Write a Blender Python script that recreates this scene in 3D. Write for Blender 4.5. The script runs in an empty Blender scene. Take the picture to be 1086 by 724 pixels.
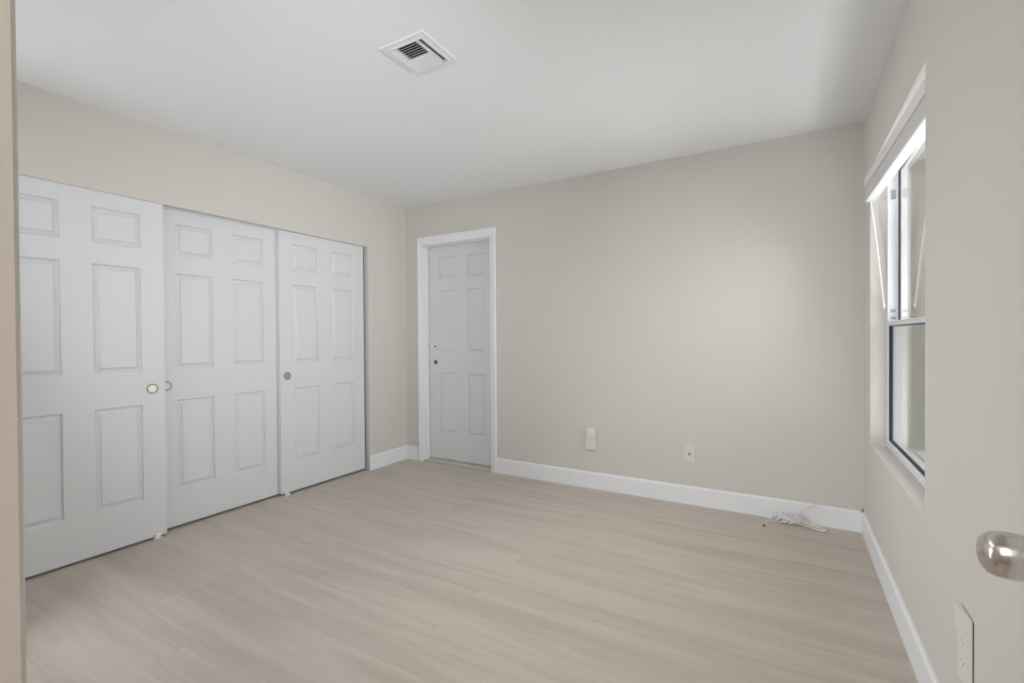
import bpy, bmesh, math, random
from mathutils import Vector, Matrix
R = math.radians
random.seed(7)
S = bpy.context.scene
COL = S.collection

# ------------------------------------------------------------------ camera
F_PX, YAW, PITCH, ROLL = 502.26, 0.5258, -0.0096, -0.0067
CAM = Vector((3.2222, -3.492, 1.1814))
W, H = 3.6207, 2.44            # room width (x), ceiling height; back wall y=0, closet wall x=0
YF = -3.377                    # room face of the front wall (camera stands in its doorway)
fw = Vector((-math.sin(YAW), math.cos(YAW), 0)); rt = Vector((math.cos(YAW), math.sin(YAW), 0)); up = Vector((0, 0, 1))
f2 = fw*math.cos(PITCH) + up*math.sin(PITCH); u2 = -fw*math.sin(PITCH) + up*math.cos(PITCH)
r3 = rt*math.cos(ROLL) + u2*math.sin(ROLL); u3 = -rt*math.sin(ROLL) + u2*math.cos(ROLL)
cam = bpy.data.cameras.new('camera'); cam.sensor_width = 36; cam.lens = F_PX/1086*36; cam.clip_start = .02
co = bpy.data.objects.new('camera', cam); COL.objects.link(co)
m = Matrix.Identity(4)
for i in range(3):
    m[i][0] = r3[i]; m[i][1] = u3[i]; m[i][2] = -f2[i]; m[i][3] = CAM[i]
co.matrix_world = m
S.camera = co

# ------------------------------------------------------------------ world, lights, exposure
S.view_settings.view_transform = 'Standard'; S.view_settings.look = 'None'
S.view_settings.gamma = 1; S.view_settings.use_curve_mapping = False
S.view_settings.exposure = 0.27
wd = bpy.data.worlds.new('sky'); S.world = wd; wd.use_nodes = True
bg = wd.node_tree.nodes['Background']; bg.inputs[0].default_value = (.86, .93, 1, 1); bg.inputs[1].default_value = .35
def area(name, loc, target, sx, sy, power, color=(1, 1, 1), spread=180):
    l = bpy.data.lights.new(name, 'AREA'); l.shape = 'RECTANGLE'; l.size = sx; l.size_y = sy
    l.energy = power; l.color = color; l.spread = R(spread)
    o = bpy.data.objects.new(name, l); COL.objects.link(o); o.location = loc
    o.rotation_euler = (Vector(target)-Vector(loc)).to_track_quat('-Z', 'Y').to_euler()
    return o
CW_ = (.95, .965, 1)
area('daylight_from_yard', (W+1.0, -.85, 1.5), (W-2.5, -1.6, .9), 1.8, 2.0, 52, CW_, 125)
area('window_up_fill', (W+.40, -.85, .62), (W-.1, -.85, 2.44), 1.2, .45, 17, CW_)  # added fill lamp low outside the window, aimed up to lift the ceiling
area('hall_fill_light', (3.1, -4.5, 2.1), (2.6, -2, 1.0), .9, .9, 15, (1, .985, .97))  # unseen lamp added in the hall to fill the room through the doorway
area('room_front_left_fill', (.6, YF+.03, 1.2), (3.6, -.4, 2.2), 1.0, 2.0, 12, CW_)  # fill lamp added out of view along the front wall
area('far_left_fill', (3.0, -3.33, 1.75), (0, -.8, 1.9), .4, .3, 4, CW_, 66)  # added fill beside the camera, brightens the far left corner
area('overhead_fill', (1.5, -2.95, 2.42), (1.7, -2.95, 0), 1.6, .6, 6.5, CW_)  # made-up source overhead, out of view, adds even light from above
area('right_side_fill', (.5, -3.33, 1.6), (3.62, -.9, .7), .4, .4, 9.5, CW_, 74)  # another added fill, lifts the right wall and the floor there

# afternoon sun outside, passing along the window wall
sun = bpy.data.lights.new('sun', 'SUN'); sun.energy = 1.2; sun.angle = R(.6); sun.color = (1, .96, .90)
so = bpy.data.objects.new('sun', sun); COL.objects.link(so); so.rotation_euler = Vector((.12, .62, -.78)).to_track_quat('-Z', 'Y').to_euler()

# ------------------------------------------------------------------ materials
def lin(c):
    return tuple((v/12.92 if v <= .04045 else ((v+.055)/1.055)**2.4) for v in [x/255 for x in c]) + (1,)
def mat(name, col, rough=.5, metal=0, bump=0, bscale=200, var=0, spec=.5):
    M = bpy.data.materials.new(name); M.use_nodes = True; nt = M.node_tree; b = nt.nodes['Principled BSDF']
    b.inputs['Base Color'].default_value = tuple(col[:3]) + (1,)
    b.inputs['Roughness'].default_value = rough; b.inputs['Metallic'].default_value = metal
    b.inputs['Specular IOR Level'].default_value = spec
    tc = nt.nodes.new('ShaderNodeTexCoord')
    if bump:
        n = nt.nodes.new('ShaderNodeTexNoise'); n.inputs['Scale'].default_value = bscale; n.inputs['Detail'].default_value = 3
        nt.links.new(tc.outputs['Object'], n.inputs['Vector'])
        bp = nt.nodes.new('ShaderNodeBump'); bp.inputs['Strength'].default_value = bump; bp.inputs['Distance'].default_value = .002
        nt.links.new(n.outputs['Fac'], bp.inputs['Height']); nt.links.new(bp.outputs['Normal'], b.inputs['Normal'])
    if var:
        n = nt.nodes.new('ShaderNodeTexNoise'); n.inputs['Scale'].default_value = 2.5; n.inputs['Detail'].default_value = 2
        nt.links.new(tc.outputs['Object'], n.inputs['Vector'])
        mx = nt.nodes.new('ShaderNodeMix'); mx.data_type = 'RGBA'
        mx.inputs[6].default_value = tuple(c*(1-var) for c in col[:3]) + (1,)
        mx.inputs[7].default_value = tuple(min(1, c*(1+var)) for c in col[:3]) + (1,)
        nt.links.new(n.outputs['Fac'], mx.inputs[0]); nt.links.new(mx.outputs[2], b.inputs['Base Color'])
    return M
M_wall = mat('greige_wall_paint', (.68, .652, .61), .75, bump=.35, bscale=60, var=.015, spec=.25)
M_ceil = mat('white_ceiling_paint', (.885, .90, .91), .85, bump=.35, bscale=50, spec=.2)
M_door = mat('white_satin_door_paint', (.745, .76, .772), .42, bump=.05, bscale=30, spec=.4)
M_trim = mat('white_trim_paint', (.865, .885, .90), .38, spec=.4)
M_jamb = mat('cream_jamb_paint', (.76, .69, .61), .5, spec=.3)
M_jcas = mat('cream_casing_paint', (.82, .80, .76), .5, spec=.3)
M_alu = mat('white_painted_aluminium', (.80, .82, .86), .3, spec=.5)
M_gask = mat('black_rubber_gasket', (.012, .012, .012), .6)
M_dark = mat('dark_hole_shade', (.01, .01, .01), .9)
M_plast = mat('white_plastic', (.82, .81, .79), .35)
M_plastb = mat('ivory_plastic', (.76, .73, .69), .4)
M_slot = mat('dark_slot', (.08, .075, .07), .6)
M_blind = mat('white_vinyl_blind', (.85, .84, .82), .4)
M_blind2 = mat('cool_white_vinyl_rail', (.82, .84, .90), .35)
M_chrome = mat('satin_nickel', (.66, .61, .57), .2, metal=1)
M_cup = mat('cream_brass_cup', (.96, .93, .82), .4)
M_cup2 = mat('grey_steel_cup', (.42, .44, .50), .35, metal=.6)
M_rim = mat('aged_brass_rim', (.22, .19, .14), .4, metal=.6)
M_cable = mat('off_white_cable', (.82, .79, .74), .5)
M_cableg = mat('grey_white_cable', (.88, .88, .90), .5)
M_vent = mat('white_register_enamel', (.84, .84, .84), .4)
M_stucco = mat('tan_stucco', (.42, .35, .26), .9, bump=.8, bscale=90, var=.05)
M_eave = mat('painted_eave', (.55, .49, .40), .8)
M_conc = mat('concrete', (.42, .40, .37), .9, bump=.5, bscale=60, var=.08)
M_thr = mat('beige_threshold', (.60, .56, .50), .6)

def floor_mat():
    M = bpy.data.materials.new('pale_oak_vinyl_plank'); M.use_nodes = True; nt = M.node_tree; b = nt.nodes['Principled BSDF']
    L = nt.links.new; N = nt.nodes.new
    tc = N('ShaderNodeTexCoord')
    br = N('ShaderNodeTexBrick'); br.offset = .37; br.offset_frequency = 2; br.squash = 1
    br.inputs['Scale'].default_value = 1; br.inputs['Brick Width'].default_value = 1.22; br.inputs['Row Height'].default_value = .18
    br.inputs['Mortar Size'].default_value = .0008; br.inputs['Mortar Smooth'].default_value = .3; br.inputs['Bias'].default_value = 0
    br.inputs['Color1'].default_value = (0, 0, 0, 1); br.inputs['Color2'].default_value = (1, 1, 1, 1); br.inputs['Mortar'].default_value = (.5, .5, .5, 1)
    L(tc.outputs['Object'], br.inputs['Vector'])
    # shift the grain per plank
    sh = N('ShaderNodeVectorMath'); sh.operation = 'MULTIPLY_ADD'; sh.inputs[1].default_value = (.5, .06, .4)
    L(br.outputs['Color'], sh.inputs[0]); L(tc.outputs['Object'], sh.inputs[2])
    def noise(scale, sc, det, dist=0):
        mp = N('ShaderNodeMapping'); mp.inputs['Scale'].default_value = scale; L(sh.outputs[0], mp.inputs['Vector'])
        n = N('ShaderNodeTexNoise'); n.inputs['Scale'].default_value = sc; n.inputs['Detail'].default_value = det; n.inputs['Distortion'].default_value = dist
        L(mp.outputs[0], n.inputs['Vector']); return n.outputs['Fac']
    broad = noise((.8, 11, 1), 1.0, 4, .9); fine = noise((2.5, 60, 1), 1.2, 3, .2)
    r1 = N('ShaderNodeValToRGB'); L(broad, r1.inputs[0]); e = r1.color_ramp.elements
    e[0].position = .30; e[0].color = (.515, .457, .398, 1); e[1].position = .60; e[1].color = (.61, .548, .482, 1)
    mx = N('ShaderNodeMix'); mx.data_type = 'RGBA'; mx.blend_type = 'MULTIPLY'; mx.inputs[0].default_value = 1
    r2 = N('ShaderNodeValToRGB'); L(fine, r2.inputs[0]); e = r2.color_ramp.elements
    e[0].position = .3; e[0].color = (.93, .92, .91, 1); e[1].position = .7; e[1].color = (1.0, 1.0, 1.0, 1)
    L(r1.outputs[0], mx.inputs[6]); L(r2.outputs[0], mx.inputs[7])
    m2 = N('ShaderNodeMix'); m2.data_type = 'RGBA'; m2.blend_type = 'MULTIPLY'; m2.inputs[0].default_value = 1
    r3_ = N('ShaderNodeValToRGB'); L(br.outputs['Color'], r3_.inputs[0]); e = r3_.color_ramp.elements
    e[0].color = (.975, .975, .975, 1); e[1].color = (1, 1, 1, 1)
    L(mx.outputs[2], m2.inputs[6]); L(r3_.outputs[0], m2.inputs[7])
    m3 = N('ShaderNodeMix'); m3.data_type = 'RGBA'; m3.blend_type = 'MIX'; m3.inputs[7].default_value = (.30, .26, .22, 1)
    sc = N('ShaderNodeMath'); sc.operation = 'MULTIPLY'; sc.inputs[1].default_value = .22; L(br.outputs['Fac'], sc.inputs[0]); L(sc.outputs[0], m3.inputs[0])
    L(m2.outputs[2], m3.inputs[6]); L(m3.outputs[2], b.inputs['Base Color'])
    b.inputs['Roughness'].default_value = .55; b.inputs['Specular IOR Level'].default_value = .3
    bp = N('ShaderNodeBump'); bp.inputs['Strength'].default_value = .12; bp.inputs['Distance'].default_value = .001
    L(fine, bp.inputs['Height']); L(bp.outputs['Normal'], b.inputs['Normal'])
    return M
M_floor = floor_mat()
def glass_mat():
    M = bpy.data.materials.new('window_glass'); M.use_nodes = True; nt = M.node_tree
    nt.nodes.remove(nt.nodes['Principled BSDF']); out = nt.nodes['Material Output']
    L = nt.links.new; N = nt.nodes.new
    def M2(op, a, b_):
        n = N('ShaderNodeMath'); n.operation = op
        for k, v_ in enumerate((a, b_)):
            if v_ is None: continue
            if isinstance(v_, (int, float)): n.inputs[k].default_value = v_
            else: L(v_, n.inputs[k])
        return n.outputs[0]
    g = N('ShaderNodeNewGeometry'); dt = N('ShaderNodeVectorMath'); dt.operation = 'DOT_PRODUCT'
    L(g.outputs['Incoming'], dt.inputs[0]); L(g.outputs['Normal'], dt.inputs[1])
    fres = M2('ADD', M2('MULTIPLY', M2('POWER', M2('SUBTRACT', 1.0, M2('ABSOLUTE', dt.outputs['Value'], None)), 5.0), .96), .04)
    tr = nt.nodes.new('ShaderNodeBsdfTransparent'); tr.inputs[0].default_value = (.965, .97, .965, 1)
    gl = nt.nodes.new('ShaderNodeBsdfGlossy'); gl.inputs['Roughness'].default_value = .01
    mx = nt.nodes.new('ShaderNodeMixShader')
    L(fres, mx.inputs[0]); L(tr.outputs[0], mx.inputs[1]); L(gl.outputs[0], mx.inputs[2]); L(mx.outputs[0], out.inputs[0])
    return M
M_glass = glass_mat()
def screen_mat():
    M = bpy.data.materials.new('insect_screen'); M.use_nodes = True; nt = M.node_tree
    nt.nodes.remove(nt.nodes['Principled BSDF']); out = nt.nodes['Material Output']
    tr = nt.nodes.new('ShaderNodeBsdfTransparent'); df = nt.nodes.new('ShaderNodeBsdfDiffuse'); df.inputs[0].default_value = (.42, .45, .38, 1)
    mx = nt.nodes.new('ShaderNodeMixShader'); mx.inputs[0].default_value = .45; L = nt.links.new
    L(tr.outputs[0], mx.inputs[1]); L(df.outputs[0], mx.inputs[2]); L(mx.outputs[0], out.inputs[0])
    return M
M_screen = screen_mat()

# ------------------------------------------------------------------ helpers
def link(name, bm, m_, parent=None, smooth=False):
    me = bpy.data.meshes.new(name); bmesh.ops.recalc_face_normals(bm, faces=bm.faces[:]); bm.to_mesh(me); bm.free()
    me.materials.append(m_)
    if smooth:
        for p in me.polygons: p.use_smooth = True
    o = bpy.data.objects.new(name, me); COL.objects.link(o)
    if parent: o.parent = parent; o.matrix_parent_inverse = Matrix.Identity(4)
    return o
def box(bm, a, b, bev=0):
    a, b = Vector([min(a[i], b[i]) for i in range(3)]), Vector([max(a[i], b[i]) for i in range(3)])
    t = bmesh.new(); bmesh.ops.create_cube(t, size=1)
    for v in t.verts: v.co = Vector([(a[i]+b[i])/2 + v.co[i]*(b[i]-a[i]) for i in range(3)])
    if bev: bmesh.ops.bevel(t, geom=t.edges[:], offset=bev, segments=2, affect='EDGES', profile=.5)
    me = bpy.data.meshes.new('t'); t.to_mesh(me); t.free(); bm.from_mesh(me); bpy.data.meshes.remove(me)
def prism(bm, poly, ax, a, b):
    """extrude a 2D polygon (in the other two axes, in order) along axis ax from a to b"""
    def P(u, v, w):
        c = [u, v]; c.insert(ax, w); return c
    va = [bm.verts.new(P(u, v, a)) for u, v in poly]; vb = [bm.verts.new(P(u, v, b)) for u, v in poly]
    bm.faces.new(va); bm.faces.new(vb[::-1]); n = len(poly)
    for i in range(n): bm.faces.new((va[i], va[(i+1) % n], vb[(i+1) % n], vb[i]))
def lathe(bm, prof, origin, axis, seg=32):
    """prof: list of (r, h) along axis from origin"""
    ax = Vector(axis).normalized(); q = ax.to_track_quat('Z', 'Y'); rings = []
    for r, h in prof:
        if r < 1e-6: rings.append([bm.verts.new(Vector(origin)+ax*h)])
        else: rings.append([bm.verts.new(Vector(origin) + q @ Vector((r*math.cos(2*math.pi*k/seg), r*math.sin(2*math.pi*k/seg), h))) for k in range(seg)])
    for A, B in zip(rings, rings[1:]):
        for k in range(seg):
            j = (k+1) % seg
            if len(A) == 1 and len(B) == 1: continue
            if len(A) == 1: bm.faces.new((A[0], B[j], B[k]))
            elif len(B) == 1: bm.faces.new((A[k], A[j], B[0]))
            else: bm.faces.new((A[k], A[j], B[j], B[k]))
def smoothpath(pts, n=8):
    P = [Vector(p) for p in pts]; out = []
    for i in range(len(P)-1):
        p0 = P[max(i-1, 0)]; p1 = P[i]; p2 = P[i+1]; p3 = P[min(i+2, len(P)-1)]
        for k in range(n):
            t = k/n
            out.append(.5*((2*p1)+(-p0+p2)*t+(2*p0-5*p1+4*p2-p3)*t*t+(-p0+3*p1-3*p2+p3)*t**3))
    out.append(P[-1]); return out
def tube(bm, pts, r, seg=8):
    rings = []; prev = None
    for i, p in enumerate(pts):
        d = (pts[min(i+1, len(pts)-1)]-pts[max(i-1, 0)]).normalized()
        if prev is None:
            n = d.orthogonal().normalized()
        else:
            n = (prev-d*prev.dot(d)).normalized()
        prev = n; b = d.cross(n)
        rings.append([bm.verts.new(p+(n*math.cos(2*math.pi*k/seg)+b*math.sin(2*math.pi*k/seg))*r) for k in range(seg)])
    for A, B in zip(rings, rings[1:]):
        for k in range(seg): bm.faces.new((A[k], A[(k+1) % seg], B[(k+1) % seg], B[k]))
    bm.faces.new(rings[0][::-1]); bm.faces.new(rings[-1])
def tag(o, label, cat, group=None, kind=None):
    o['label'] = label; o['category'] = cat
    if group: o['group'] = group
    if kind: o['kind'] = kind
    return o
def empty(name, loc):
    o = bpy.data.objects.new(name, None); o.empty_display_size = .05; COL.objects.link(o); o.location = loc; return o
def part(name, bm, m_, parent, smooth=False, base=None):
    """bm is in world coordinates; parent sits at a base empty: shift into its space"""
    off = Vector((0, 0, 0)); q = base or parent
    while q: off += q.location; q = q.parent
    for v in bm.verts: v.co -= off
    return link(name, bm, m_, parent, smooth)

# ------------------------------------------------------------------ room shell
# openings
CY0, CY1, CZ = -2.92, -.482, 1.989         # closet opening (y range, head height)
DX0, DX1, DZ = .207, .980, 2.055           # hinged door opening in the back wall
WY0, WY1, WZ0, WZ1 = -1.438, -.242, .572, 2.085
EX0, EX1, EZ = 2.745, 3.515, 2.06          # doorway the camera stands in
TW = .12
b = bmesh.new(); box(b, (-.75, -4.95, -.1), (W+.16, .3, 0)); tag(link('floor', b, M_floor), 'pale greige oak look plank floor running parallel to the back wall', 'floor', kind='structure')
b = bmesh.new(); box(b, (-.75, -4.95, H), (W+.16, .3, H+.1)); tag(link('ceiling', b, M_ceil), 'smooth flat white ceiling over the empty room', 'ceiling', kind='structure')
# left wall (closet wall)
b = bmesh.new()
box(b, (-TW, CY1, 0), (0, 0, H)); box(b, (-TW, YF-TW, 0), (0, CY0, H)); box(b, (-TW, CY0, CZ), (0, CY1, H))
# closet interior
box(b, (-.75, YF-TW, 0), (-.70, 0, H)); box(b, (-.70, CY1+.25, 0), (-TW, CY1+.30, H)); box(b, (-.70, CY0-.3, 0), (-TW, CY0-.25, H))
tag(link('wall_left', b, M_wall), 'greige painted wall around and above the white sliding closet doors', 'wall', kind='structure')
# back wall
b = bmesh.new()
box(b, (-.75, 0, 0), (DX0-.02, TW, H)); box(b, (DX1+.02, 0, 0), (W+.16, TW, H)); box(b, (DX0-.02, 0, DZ+.02), (DX1+.02, TW, H))
tag(link('wall_back', b, M_wall), 'greige painted end wall holding the white hinged door and two wall plates', 'wall', kind='structure')
# right wall
RW = .16
b = bmesh.new()
box(b, (W, WY1, 0), (W+RW, 0, H)); box(b, (W, -4.95, 0), (W+RW, WY0, H)); box(b, (W, WY0, 0), (W+RW, WY1, WZ0)); box(b, (W, WY0, WZ1), (W+RW, WY1, H))
tag(link('wall_right', b, M_wall), 'greige painted wall with the deep set window', 'wall', kind='structure')
# front wall
b = bmesh.new()
box(b, (-.75, YF-TW, 0), (EX0-.02, YF, H)); box(b, (EX1+.02, YF-TW, 0), (W, YF, H)); box(b, (EX0-.02, YF-TW, EZ+.02), (EX1+.02, YF, H))
tag(link('wall_front', b, M_wall), 'greige wall pierced by the doorway the room is seen from', 'wall', kind='structure')
b = bmesh.new(); box(b, (1.9, -4.95, 0), (W, -4.85, H)); box(b, (1.8, -4.95, 0), (1.9, YF-TW, H))
tag(link('wall_hall', b, M_wall), 'hallway wall behind the doorway', 'wall', kind='structure')

# baseboards
T, BH = .014, .128
def base_profile(): return [(0, 0), (T, 0), (T, BH-.012), (T-.003, BH-.004), (T-.007, BH), (0, BH)]
def baseboard(name, axis, a, c, wallpos, sign, label):
    b = bmesh.new()
    if axis == 1:   # runs along y, profile in x,z
        prism(b, [(wallpos+sign*u, v) for u, v in base_profile()], 1, a, c)
    else:           # runs along x, profile in y,z
        prism(b, [(wallpos+sign*u, v) for u, v in base_profile()], 0, a, c)
    return tag(link(name, b, M_trim), label, 'baseboard', kind='structure')
CAS_L, CAS_R = (.150, .212), (.975, 1.038)
baseboard('baseboard_left', 1, CY1-.006, 0, 0, 1, 'short white baseboard between the closet opening and the room corner')
bb = baseboard('baseboard_back', 0, CAS_R[1], W, 0, -1, 'long white baseboard along the back wall from door casing to window wall')
b = bmesh.new(); prism(b, [(-u, v) for u, v in base_profile()], 0, T, CAS_L[0])
tag(link('baseboard_corner', b, M_trim), 'stub of white baseboard between the corner and the hinged door casing', 'baseboard', kind='structure')
baseboard('baseboard_right', 1, YF, -T, W, -1, 'white baseboard below the window')

# ------------------------------------------------------------------ six panel doors
def six_panel(bm, O, U, V, Nn, width, height, thick, cols, rows, groove=.013, ring=.031):
    """face in plane O+u*U+v*V, outward normal Nn; cols/rows: panel ranges"""
    O, U, V, Nn = map(Vector, (O, U, V, Nn))
    P = lambda u, v, d=0: bm.verts.new(O+U*u+V*v+Nn*d)
    us = sorted({0, width, *[c for q in cols for c in q]}); vs = sorted({0, height, *[c for q in rows for c in q]})
    for i in range(len(us)-1):
        for j in range(len(vs)-1):
            u0, u1, v0, v1 = us[i], us[i+1], vs[j], vs[j+1]
            if (u0, u1) in cols and (v0, v1) in rows:
                rings = []
                for off, d in ((0, 0), (.002, -.0015), (.0065, -groove), (.010, -groove*1.02), (ring-.006, -groove*.55), (ring-.002, -.0015), (ring, -.001)):
                    rings.append([P(u0+off, v0+off, d), P(u1-off, v0+off, d), P(u1-off, v1-off, d), P(u0+off, v1-off, d)])
                for A, B in zip(rings, rings[1:]):
                    for k in range(4): bm.faces.new((A[k], A[(k+1) % 4], B[(k+1) % 4], B[k]))
                bm.faces.new(rings[-1])
            else:
                bm.faces.new((P(u0, v0), P(u1, v0), P(u1, v1), P(u0, v1)))
    # sides and back
    c = [(0, 0), (width, 0), (width, height), (0, height)]
    for k in range(4):
        (a0, b0), (a1, b1) = c[k], c[(k+1) % 4]
        bm.faces.new((P(a0, b0), P(a1, b1), P(a1, b1, -thick), P(a0, b0, -thick)))
    bm.faces.new([P(a, q, -thick) for a, q in c][::-1])
    bmesh.ops.remove_doubles(bm, verts=bm.verts[:], dist=1e-5)

CW = .806
ccols = [(.114, .339), (.467, .692)]
def closet_door(name, y0, xf, zb, label, cup_y, cup_z, cup_mat, rim_mat, guide_y=None, dz=0):
    root = tag(empty(name, (xf, y0, zb)), label, 'closet door', 'sliding closet doors', 'structure')
    b = bmesh.new()
    rows = [(.246-zb+dz, .802-zb+dz), (.996-zb+dz, 1.594-zb+dz), (1.705-zb+dz, 1.902-zb+dz)]
    six_panel(b, (xf, y0, zb), (0, 1, 0), (0, 0, 1), (1, 0, 0), CW, 2.02-zb, .034, ccols, rows)
    slab = part('panel', b, M_door, root)
    # finger pull: rim ring plus shallow cup
    b = bmesh.new(); lathe(b, [(.023, 0), (.0288, 0), (.0292, .0015), (.027, .0026), (.0245, .002), (.023, -.001)], (xf, cup_y, cup_z), (1, 0, 0))
    pull = part('finger_pull', b, rim_mat, root, True)
    b = bmesh.new(); lathe(b, [(0, .0006), (.018, .0006), (.023, .0016), (.0237, 0)], (xf, cup_y, cup_z), (1, 0, 0))
    part('cup', b, cup_mat, pull, True)
    if guide_y is not None:
        b = bmesh.new(); box(b, (xf-.002, guide_y-.016, .001), (xf+.012, guide_y+.016, .03), .003); box(b, (xf-.03, guide_y-.022, .0005), (xf+.016, guide_y+.022, .005), .001)
        g = tag(part('floor_guide', b, M_plast, None), 'small white floor guide under the %s sliding closet door' % ('nearest' if y0 < -2 else 'farthest'), 'door guide', 'closet door floor guides')
    return root
XA, XB, XC = -.012, -.076, -.038
closet_door('door_1', -2.884, XA, .014, 'white six panel sliding closet door nearest the viewer with cream round finger pull', -2.145, .891, M_cup, M_rim, -2.130)
closet_door('door_2', -2.100, XB, .016, 'middle white six panel sliding closet door with half hidden finger pull', -2.044, .894, M_door, M_rim)
closet_door('door_3', -1.312, XC, .018, 'white six panel sliding closet door farthest in with blue grey round finger pull', -1.255, .899, M_cup2, M_rim, -1.27)
b = bmesh.new(); box(b, (-.118, CY0, CZ-.012), (-.114, CY1, CZ-.0005)); box(b, (-.118, CY0, CZ-.004), (-.050, CY1, CZ-.0005))
tag(link('trim_closet_track', b, M_alu), 'thin metal sliding track under the closet head', 'door track', kind='structure')
# low drywall texture ridge above the closet head
b = bmesh.new(); prism(b, [(0, CZ+.082), (.0012, CZ+.075), (.0012, CZ+.066), (0, CZ+.058)], 1, CY0, -1.9)
tag(link('trim_closet_head', b, M_wall), 'faint painted ridge above the closet opening', 'trim', kind='structure')

# ------------------------------------------------------------------ hinged door in the back wall
SY = .09
d4 = tag(empty('door_4', (DX0+.005, SY, .018)), 'narrow white six panel hinged door in the back wall with deadbolt and empty knob hole', 'door', kind='structure')
b = bmesh.new(); DW = DX1-DX0-.010
six_panel(b, (DX0+.005, SY, .018), (1, 0, 0), (0, 0, 1), (0, -1, 0), DW, DZ-.006-.018, .035,
          [(.118, .332), (.452, .650)], [(.255, .826), (1.025, 1.613), (1.721, 1.928)], .012, .030)
part('panel', b, M_door, d4)
b = bmesh.new(); lathe(b, [(.013, .001), (.016, .004), (.021, .004), (.024, .002), (.025, 0)], (.290, SY, 1.097), (0, -1, 0)); db = part('deadbolt', b, M_trim, d4, True)
b = bmesh.new(); lathe(b, [(0, .0012), (.0135, .0012), (.0135, 0)], (.290, SY, 1.097), (0, -1, 0)); part('bore', b, M_chrome, db)
b = bmesh.new(); prism(b, [(.279, 1.087), (.283, 1.084), (.301, 1.106), (.297, 1.109)], 1, SY-.010, SY-.002); part('thumb_turn', b, M_rim, db)
b = bmesh.new(); lathe(b, [(.020, .0), (.0235, .0), (.0235, .002), (.020, .002)], (.290, SY, .944), (0, -1, 0)); kh = part('knob_hole', b, M_chrome, d4, True)
b = bmesh.new(); lathe(b, [(0, .0012), (.020, .0012), (.020, 0)], (.290, SY, .944), (0, -1, 0)); part('bore', b, M_dark, kh)  # flat black disc stands in for the shade inside the empty hole
b = bmesh.new(); box(b, (.283, SY-.006, .935), (.289, SY-.001, .957), .001); part('latch_tongue', b, M_chrome, kh)
for z in (1.097, .944):
    b = bmesh.new(); box(b, (DX0+.006, SY-.003, z-.028), (DX0+.012, SY+.002, z+.028), .0008); part('latch_plate', b, M_chrome, d4)
# jamb lining, stop and casing
def jamb(name, x0, x1, z1, y0, y1, m_, label, stop=None):
    b = bmesh.new(); box(b, (x0-.02, y0, 0), (x0, y1, z1+.02)); box(b, (x1, y0, 0), (x1+.02, y1, z1+.02)); box(b, (x0, y0, z1), (x1, y1, z1+.02))
    if stop:
        s0, s1, t = stop
        box(b, (x0, s0, 0), (x0+t, s1, z1), .001); box(b, (x1-t, s0, 0), (x1, s1, z1), .001); box(b, (x0+t, s0, z1-t), (x1-t, s1, z1), .001)
    return tag(link(name, b, m_), label, 'door frame', kind='structure')
jamb('trim_1', DX0, DX1, DZ, 0, TW, M_trim, 'white jamb lining around the hinged back door', (.045, SY-.006, .009))
def casing(name, xi0, xi1, zi, xo0, xo1, zo, y, sgn, m_, label, ds=1):
    """mitred stepped casing; i = inner edges, o = outer edges; protrudes sgn*depth from y"""
    prof = [(0, 0), (0, .009), (.12, .011), (.35, .011), (.42, .014), (.86, .018), (.97, .018), (1, .016), (1, 0)]
    prof = [(a_, d_*ds) for a_, d_ in prof]; b = bmesh.new(); secs = []
    for xi, xo, z_i, z_o in ((xi0, xo0, 0, 0), (xi0, xo0, zi, zo), (xi1, xo1, zi, zo), (xi1, xo1, 0, 0)):
        secs.append([b.verts.new((xi+(xo-xi)*s, y+sgn*d, z_i+(z_o-z_i)*s)) for s, d in prof])
    n = len(prof)
    for A, B in zip(secs, secs[1:]):
        for k in range(n): b.faces.new((A[k], A[(k+1) % n], B[(k+1) % n], B[k]))
    b.faces.new(secs[0]); b.faces.new(secs[-1][::-1])
    return tag(link(name, b, m_), label, 'door casing', kind='structure')
casing('trim_2', DX0-.002, DX1+.002, DZ+.004, CAS_L[0]+.012, CAS_R[1], DZ+.078, 0, -1, M_trim, 'white moulded casing around the hinged back door')
b = bmesh.new(); box(b, (DX0, .0, 0), (DX1, TW, .012), .003)
tag(link('trim_threshold', b, M_thr), 'pale threshold strip under the hinged back door', 'threshold', kind='structure')

# doorway the camera stands in
jamb('trim_3', EX0, EX1, EZ, YF-TW, YF, M_jamb, 'cream jamb lining at the left edge of the view')
casing('trim_4', EX0-.004, EX1+.004, EZ+.004, EX0-.062, EX1+.062, EZ+.062, YF, 1, M_jcas, 'thin cream casing of the near doorway', .4)
# open entry door leaf, hinge side at the doorway, just outside the view; its knob reaches into it
LX = 3.500
d5 = tag(empty('door_5', (LX, YF+.02, .012)), 'open entry door folded back beside the window wall, only its knob in view', 'door', kind='structure')
b = bmesh.new(); LWd = .705
six_panel(b, (LX, YF+.02, .012), (0, 1, 0), (0, 0, 1), (-1, 0, 0), LWd, 2.02, .035,
          [(.10, .30), (.405, .605)], [(.24, .79), (.98, 1.58), (1.69, 1.89)])
part('panel', b, M_door, d5)
KY, KZ = YF+.02+LWd-.055, .916
b = bmesh.new(); lathe(b, [(0, .0755), (.009, .0750), (.017, .0728), (.0232, .068), (.0262, .061), (.0272, .052), (.0270, .042), (.0255, .033), (.022, .025), (.0165, .018), (.0145, .011), (.0145, .004)], (LX, KY, KZ), (-1, 0, 0), 48)
kn = part('door_knob', b, M_chrome, d5, True)
b = bmesh.new(); lathe(b, [(0.0135, .009), (.022, .008), (.031, .004), (.033, 0)], (LX, KY, KZ), (-1, 0, 0), 40); part('rose', b, M_chrome, kn, True)

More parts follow.
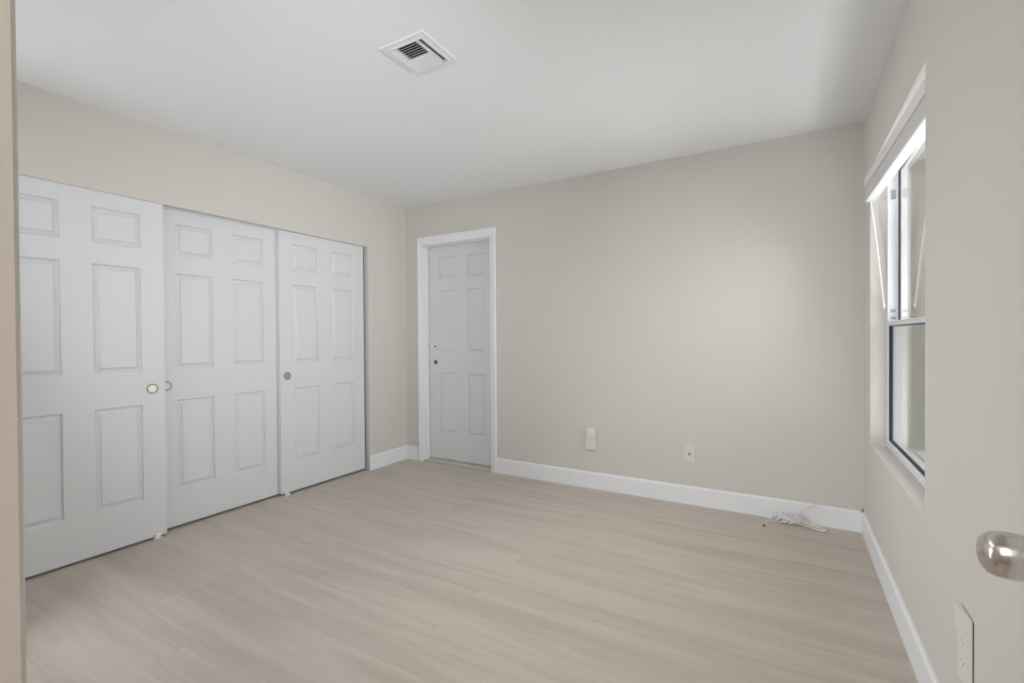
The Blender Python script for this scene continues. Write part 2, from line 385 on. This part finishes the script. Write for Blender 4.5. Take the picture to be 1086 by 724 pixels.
# ------------------------------------------------------------------ window
win = tag(empty('window_1', (W+.09, (WY0+WY1)/2, WZ0)), 'single hung white aluminium window with bare glass set deep in the right wall', 'window', kind='structure')
FX0, FX1 = W+.072, W+.135
def ring(b, x0, x1, y0, y1, z0, z1, w, bev=0, wz=None):
    wz = w if wz is None else wz
    box(b, (x0, y0, z0), (x1, y0+w, z1), bev); box(b, (x0, y1-w, z0), (x1, y1, z1), bev)
    box(b, (x0, y0+w, z0), (x1, y1-w, z0+wz), bev); box(b, (x0, y0+w, z1-wz), (x1, y1-w, z1), bev)
b = bmesh.new()
ring(b, FX0+.004, FX1, WY0, WY1, WZ0, WZ1, .020, .001)
ring(b, FX0, FX0+.006, WY0, WY1, WZ0, WZ1, .026, .001)
ring(b, FX0+.046, FX0+.052, WY0+.02, WY1-.02, 1.225, WZ1-.02, .012, .001)
part('window_frame', b, M_alu, win)
# balance clips in the side track
for z in (1.905, 1.262, 1.30):
    b = bmesh.new(); box(b, (FX0+.014, WY1-.0225, z), (FX0+.034, WY1-.019, z+(.05 if z > 1.8 else .014)), .0005); part('track_clip', b, M_cup2, win)
MZ = 1.232
up_ = bmesh.new(); ring(up_, FX0+.044, FX0+.054, WY0+.030, WY1-.030, MZ+.018, WZ1-.030, .006, 0); part('upper_gasket', up_, M_gask, win)
b = bmesh.new(); box(b, (FX0+.0475, WY0+.032, MZ+.018), (FX0+.0505, WY1-.032, WZ1-.032)); part('upper_pane', b, M_glass, win)
# lower sash
b = bmesh.new()
LS0, LS1 = FX0-.001, FX0+.020
box(b, (LS0, WY0+.004, WZ0+.004), (LS1, WY1-.004, WZ0+.040), .002)          # bottom rail
box(b, (LS0-.006, WY0+.004, WZ0+.030), (LS0+.004, WY1-.004, WZ0+.040), .0015)
box(b, (LS0-.002, WY0+.010, MZ-.004), (FX0+.046, WY1-.010, MZ+.018), .002)        # meeting rail
box(b, (LS0-.008, WY0+.010, MZ+.012), (LS0+.004, WY1-.010, MZ+.018), .001)
box(b, (LS0, WY0+.004, WZ0+.03), (LS1, WY0+.014, MZ), .001); box(b, (LS0, WY1-.014, WZ0+.03), (LS1, WY1-.004, MZ), .001)
ls = part('lower_sash', b, M_alu, win)
b = bmesh.new(); ring(b, FX0+.0062, FX0+.0195, WY0+.0265, WY1-.0265, WZ0+.0385, MZ-.004, .005); part('lower_gasket', b, M_gask, ls)
b = bmesh.new(); box(b, (FX0+.0150, WY0+.030, WZ0+.041), (FX0+.0180, WY1-.030, MZ-.005)); part('lower_pane', b, M_glass, ls)
b = bmesh.new(); box(b, (FX1-.004, WY0+.02, WZ0+.02), (FX1-.003, WY1-.02, MZ+.01)); part('insect_screen', b, M_screen, win)
# sill board
b = bmesh.new(); box(b, (W+.0005, WY0+.0005, WZ0-.004), (FX0+.004, WY1-.0005, WZ0+.003), .001)
tag(link('trim_sill', b, M_wall), 'pale plaster sill below the window glass', 'window sill', kind='structure')

# blind raised under the window head, its far end pulled forward out of the recess
BN, BF = WY0+.006, WY1-.012
ang = math.atan2(.030, BF-BN)
bl = tag(empty('window_blind', (W-.001, BN, 1.905)), 'fully raised white mini blind stacked at the top of the window', 'blind')
bl.rotation_euler = (R(-.0) , 0, 0)
LB = (BF-BN)/math.cos(ang)
def lp(name, b, m_, par=bl):
    return link(name, b, m_, par)
BZ = 0
b = bmesh.new(); box(b, (.004, 0, .080), (.042, LB, .122), .002)
box(b, (0, .002, .078), (.006, LB-.001, .130), .0015); lp('headrail', b, M_blind)
b = bmesh.new()
for k in range(13):
    z = .014+k*.0048
    prism(b, [(.006, z), (.015, z+.0022), (.024, z+.003), (.033, z+.0022), (.041, z), (.041, z+.0036), (.033, z+.0050), (.024, z+.0054), (.015, z+.0050), (.006, z+.0036)], 1, .008, LB-.010)
s = lp('slats', b, M_blind)
b = bmesh.new(); box(b, (.003, .005, 0), (.044, LB-.006, .014), .003); lp('bottom_rail', b, M_blind2)
b = bmesh.new(); tube(b, smoothpath([(.045, .02, .004), (.0455, LB*.3, .002), (.0445, LB*.6, .005), (.045, LB*.93, .002), (.0445, LB-.015, -.002)]), .0032, 6); lp('lift_cord_run', b, M_blind, s)
b = bmesh.new(); tube(b, smoothpath([(.030, LB-.020, -.002), (.030, LB-.022, -.02), (.050, LB-.024, -.2), (.084, LB-.026, -.56)]), .0034, 6)
cd = lp('cord', b, M_blind)
b = bmesh.new(); lathe(b, [(0, 0), (.004, .001), (.005, .02), (.003, .03), (0, .031)], (.0845, LB-.026, -.585), (0, 0, 1), 12); lp('cord_tassel', b, M_blind, cd)
bl.rotation_euler = (0, 0, ang)

# ------------------------------------------------------------------ outside the window
b = bmesh.new(); box(b, (W+RW, -6, -.25), (W+9, 6, -.15)); tag(link('ground_outside', b, M_conc), 'concrete side yard outside the window', 'ground', kind='structure')
b = bmesh.new(); box(b, (W+RW, 1.6, -.15), (W+2.6, 1.8, 3.0)); 
tag(link('wall_outside', b, M_stucco), 'tan stucco wall of the house wing seen through the window glass', 'wall', kind='structure')
b = bmesh.new(); box(b, (W+2.6, -6, -.15), (W+2.8, 1.8, 1.9)); tag(link('wall_yard', b, M_stucco), 'tan yard wall outside the window', 'wall', kind='structure')
b = bmesh.new(); box(b, (W+RW, -5, 2.52), (W+.48, .1, 2.60)); box(b, (W+.45, -5, 2.45), (W+.49, .1, 2.64))
tag(link('roof_eave', b, M_eave), 'painted roof eave over the window outside', 'eave', kind='structure')

# ------------------------------------------------------------------ ceiling register
VX0, VX1, VY0, VY1 = 1.694, 1.936, -1.990, -1.744
v = tag(empty('ceiling_vent', (1.815, -1.867, H)), 'square white louvred air register in the ceiling', 'vent')
b = bmesh.new()
zf = H-.010; fwid = .030
def vring(b, w, z0, z1, inset=0):
    x0, x1, y0, y1 = VX0+inset, VX1-inset, VY0+inset, VY1-inset
    box(b, (x0, y0, z0), (x1, y0+w, z1), .0015); box(b, (x0, y1-w, z0), (x1, y1, z1), .0015)
    box(b, (x0, y0+w, z0), (x0+w, y1-w, z1), .0015); box(b, (x1-w, y0+w, z0), (x1, y1-w, z1), .0015)
vring(b, fwid, zf, H-.0002); vring(b, .006, zf-.004, zf+.002, fwid-.006)
part('frame', b, M_vent, v)
b = bmesh.new(); box(b, (VX0+.03, VY0+.03, H-.0012), (VX1-.03, VY1-.03, H-.0004)); part('duct_shade_sheet', b, M_dark, v)  # black sheet under the uncut ceiling, paints the darkness of the duct
x0, x1, y0, y1 = VX0+fwid, VX1-fwid, VY0+fwid, VY1-fwid
def blade(b, ax, c, a, e, tilt, w=.013, th=.0012):
    """thin tilted blade running along ax from a to e, centred at c"""
    zc = H-.0085; dx = math.cos(tilt)*w/2; dz = math.sin(tilt)*w/2
    nx, nz = -math.sin(tilt)*th/2, math.cos(tilt)*th/2
    poly = [(c-dx-nx, zc-dz-nz), (c+dx-nx, zc+dz-nz), (c+dx+nx, zc+dz+nz), (c-dx+nx, zc-dz+nz)]
    prism(b, poly, ax, a, e)
sidew = .034
for k in range(2):       # side louvres throw air sideways
    b = bmesh.new(); blade(b, 1, x1-.008-k*.014, y0, y1, R(-35)); part('louvre', b, M_vent, v)
    b = bmesh.new(); blade(b, 1, x0+.008+k*.014, y0, y1, R(35)); part('louvre', b, M_vent, v)
for xx in (x0+sidew-.004, x1-sidew):
    b = bmesh.new(); box(b, (xx, y0, H-.013), (xx+.004, y1, H-.001), .0005); part('divider', b, M_vent, v)
ncen = 13
for k in range(ncen):
    yy = y0+.008+(y1-y0-.016)*k/(ncen-1)
    b = bmesh.new(); blade(b, 0, yy, x0+sidew, x1-sidew, R(40) if k < 6.5 else R(-38)); part('louvre', b, M_vent, v)
for sx, sy in ((x0-.016, (y0+y1)/2), (x1+.016, (y0+y1)/2)):
    b = bmesh.new(); lathe(b, [(0, .0018), (.0025, .0016), (.004, .0006), (.004, 0)], (sx, sy, zf), (0, 0, -1), 12); part('screw', b, M_vent, v)

# ------------------------------------------------------------------ wall plates
def rect_plate(b, c, U, N, w, h, d, bev=.004):
    """chamfered plate centred c on a wall; U horizontal wall axis, N outward normal"""
    c, U, N = Vector(c), Vector(U), Vector(N); Z = Vector((0, 0, 1)); rings = []
    for e, dd in ((0, 0), (0, d-bev*.8), (bev, d)):
        rings.append([b.verts.new(c+U*(sx*(w/2-e))+Z*(sz*(h/2-e))+N*dd) for sx, sz in ((-1, -1), (1, -1), (1, 1), (-1, 1))])
    for A, B in zip(rings, rings[1:]):
        for k in range(4): b.faces.new((A[k], A[(k+1) % 4], B[(k+1) % 4], B[k]))
    b.faces.new(rings[-1]); b.faces.new(rings[0][::-1])
def socket(root, c, U, N):
    c, U, N = Vector(c), Vector(U), Vector(N); Z = Vector((0, 0, 1))
    b = bmesh.new(); rect_plate(b, c, U, N, .034, .028, .002, .002); s_ = part('socket', b, M_plast, root)
    b = bmesh.new()
    for off, w, h in ((-.008, .0022, .009), (.008, .0022, .007)):
        rect_plate(b, c+U*off+Z*.003+N*.0018, U, N, w, h, .0006, .0001)
    rect_plate(b, c-Z*.0085+N*.0018, U, N, .005, .005, .0006, .0008)
    part('slots', b, M_slot, s_)
# tall outlet with night light block on the back wall
c = Vector((1.905, 0, .386)); U = Vector((1, 0, 0)); N = Vector((0, -1, 0))
o1 = tag(empty('power_outlet', c), 'tall white plug in outlet adapter on the back wall near the hinged door', 'power outlet')
b = bmesh.new(); rect_plate(b, c, U, N, .080, .165, .022, .004); part('plate', b, M_plastb, o1)
b = bmesh.new(); rect_plate(b, c+Vector((.010, 0, .055))+N*.0215, U, N, .056, .050, .012, .003); part('night_light', b, M_blind, o1)
for dz in (.012, -.040): socket(o1, c+Vector((0, 0, dz))+N*.021, U, N)
# cable jack plate
c = Vector((2.632, 0, .354))
o2 = tag(empty('cable_jack', c), 'small white coaxial jack plate on the back wall with a dark centre', 'wall plate')
b = bmesh.new(); rect_plate(b, c, U, N, .074, .114, .006, .004); part('plate', b, M_plastb, o2)
b = bmesh.new(); lathe(b, [(0, .004), (.0045, .004), (.0048, .009), (.0065, .009), (.0068, 0)], c+N*.006, N, 16); part('coaxial_socket', b, M_slot, o2, True)
for dz in (.042, -.042):
    b = bmesh.new(); lathe(b, [(0, .0012), (.0022, .001), (.003, 0)], c+Vector((0, 0, dz))+N*.006, N, 12); part('screw', b, M_plastb, o2)
# tall outlet on the window wall
c = Vector((W, -1.868, .386)); U = Vector((0, -1, 0)); N = Vector((-1, 0, 0))
o3 = tag(empty('power_outlet', c), 'tall white outlet adapter low on the window wall near the viewer', 'power outlet')
y_n, y_f = -1.920, -1.828
b = bmesh.new(); box(b, (W-.0030, y_n+.002, .288), (W, y_f-.002, .467)); part('shadow_gap_backing', b, M_slot, o3)  # dark backing paints the shadow line between plate and wall
b = bmesh.new(); prism(b, [(W-.0028, y_n), (W-.0042, y_n), (W-.009, y_f), (W-.0028, y_f)], 2, .285, .470); part('plate', b, M_plastb, o3)
b = bmesh.new(); prism(b, [(W-.0028, y_n+.002), (W-.0058, y_n+.002), (W-.016, y_f-.006), (W-.016, y_f), (W-.0028, y_f)], 2, .414, .472); part('night_light', b, M_plastb, o3)
nv = Vector((-1, -.049, 0)).normalized(); uv = Vector((.049, -1, 0)).normalized()
for z in (.392, .340): socket(o3, Vector((W-.0070, -1.872, z)), uv, nv)

# ------------------------------------------------------------------ bundled cable on the floor in the corner
cab = tag(empty('cable', (3.26, -.08, 0)), 'white cable bundled in a tangle on the floor against the back baseboard near the corner', 'cable')
r = .0029
b = bmesh.new()
cx0, cx1 = 3.135, 3.285
pts = []
for k in range(10):          # figure of eight loops standing against the baseboard
    t = k/9
    sgn = 1 if k % 2 else -1
    cx = cx0+.015+(cx1-cx0-.03)*t
    pts += [(cx-.020, -.045-.03*random.random(), .006+.006*random.random()), (cx+.012*sgn, -.030-.015*random.random(), .055+.012*random.random()),
            (cx+.030, -.060-.02*random.random(), .030+.02*random.random()), (cx-.004*sgn, -.085-.02*random.random(), .008+.006*random.random())]
tube(b, smoothpath(pts, 6), r, 7); part('coil', b, M_cableg, cab, True)
b = bmesh.new(); pts = []
for k in range(4):
    a = -.06-.012*k
    pts += [(3.150+.01*k, -.060-.004*k, .050-.004*k), (3.22, -.075-.004*k, .040-.003*k), (3.30+.008*k, -.085-.004*k, .014), (3.40+.006*(k % 3), -.105-.006*(k % 4), .005),
            (3.405+.01*(k % 2), -.085, .006), (3.31, -.070, .022+.003*(k % 3)), (3.20, -.055, .045)]
tube(b, smoothpath(pts, 6), r*.9, 7); part('loops', b, M_cable, cab, True)
b = bmesh.new(); tube(b, smoothpath([(3.17, -.055, .035), (3.14, -.10, .034), (3.118, -.15, .022), (3.103, -.183, .006)]), r, 7); tl = part('tail', b, M_cable, cab, True)
b = bmesh.new(); box(b, (3.093, -.196, .001), (3.107, -.180, .010), .002); part('plug', b, M_slot, tl)
b = bmesh.new(); tube(b, smoothpath([(3.25, -.050, .045), (3.30, -.035, .085), (3.37, -.022, .128), (3.44, -.018, .146), (3.50, -.016, .149), (3.55, -.012, .143), (3.59, -.012, .133), (W-.010, -.020, .120)]), r*.85, 7)
part('lead', b, M_cable, cab, True)
b = bmesh.new(); box(b, (W-.012, -.026, .122), (W-.006, -.020, .146), .001); part('clip', b, M_slot, cab)
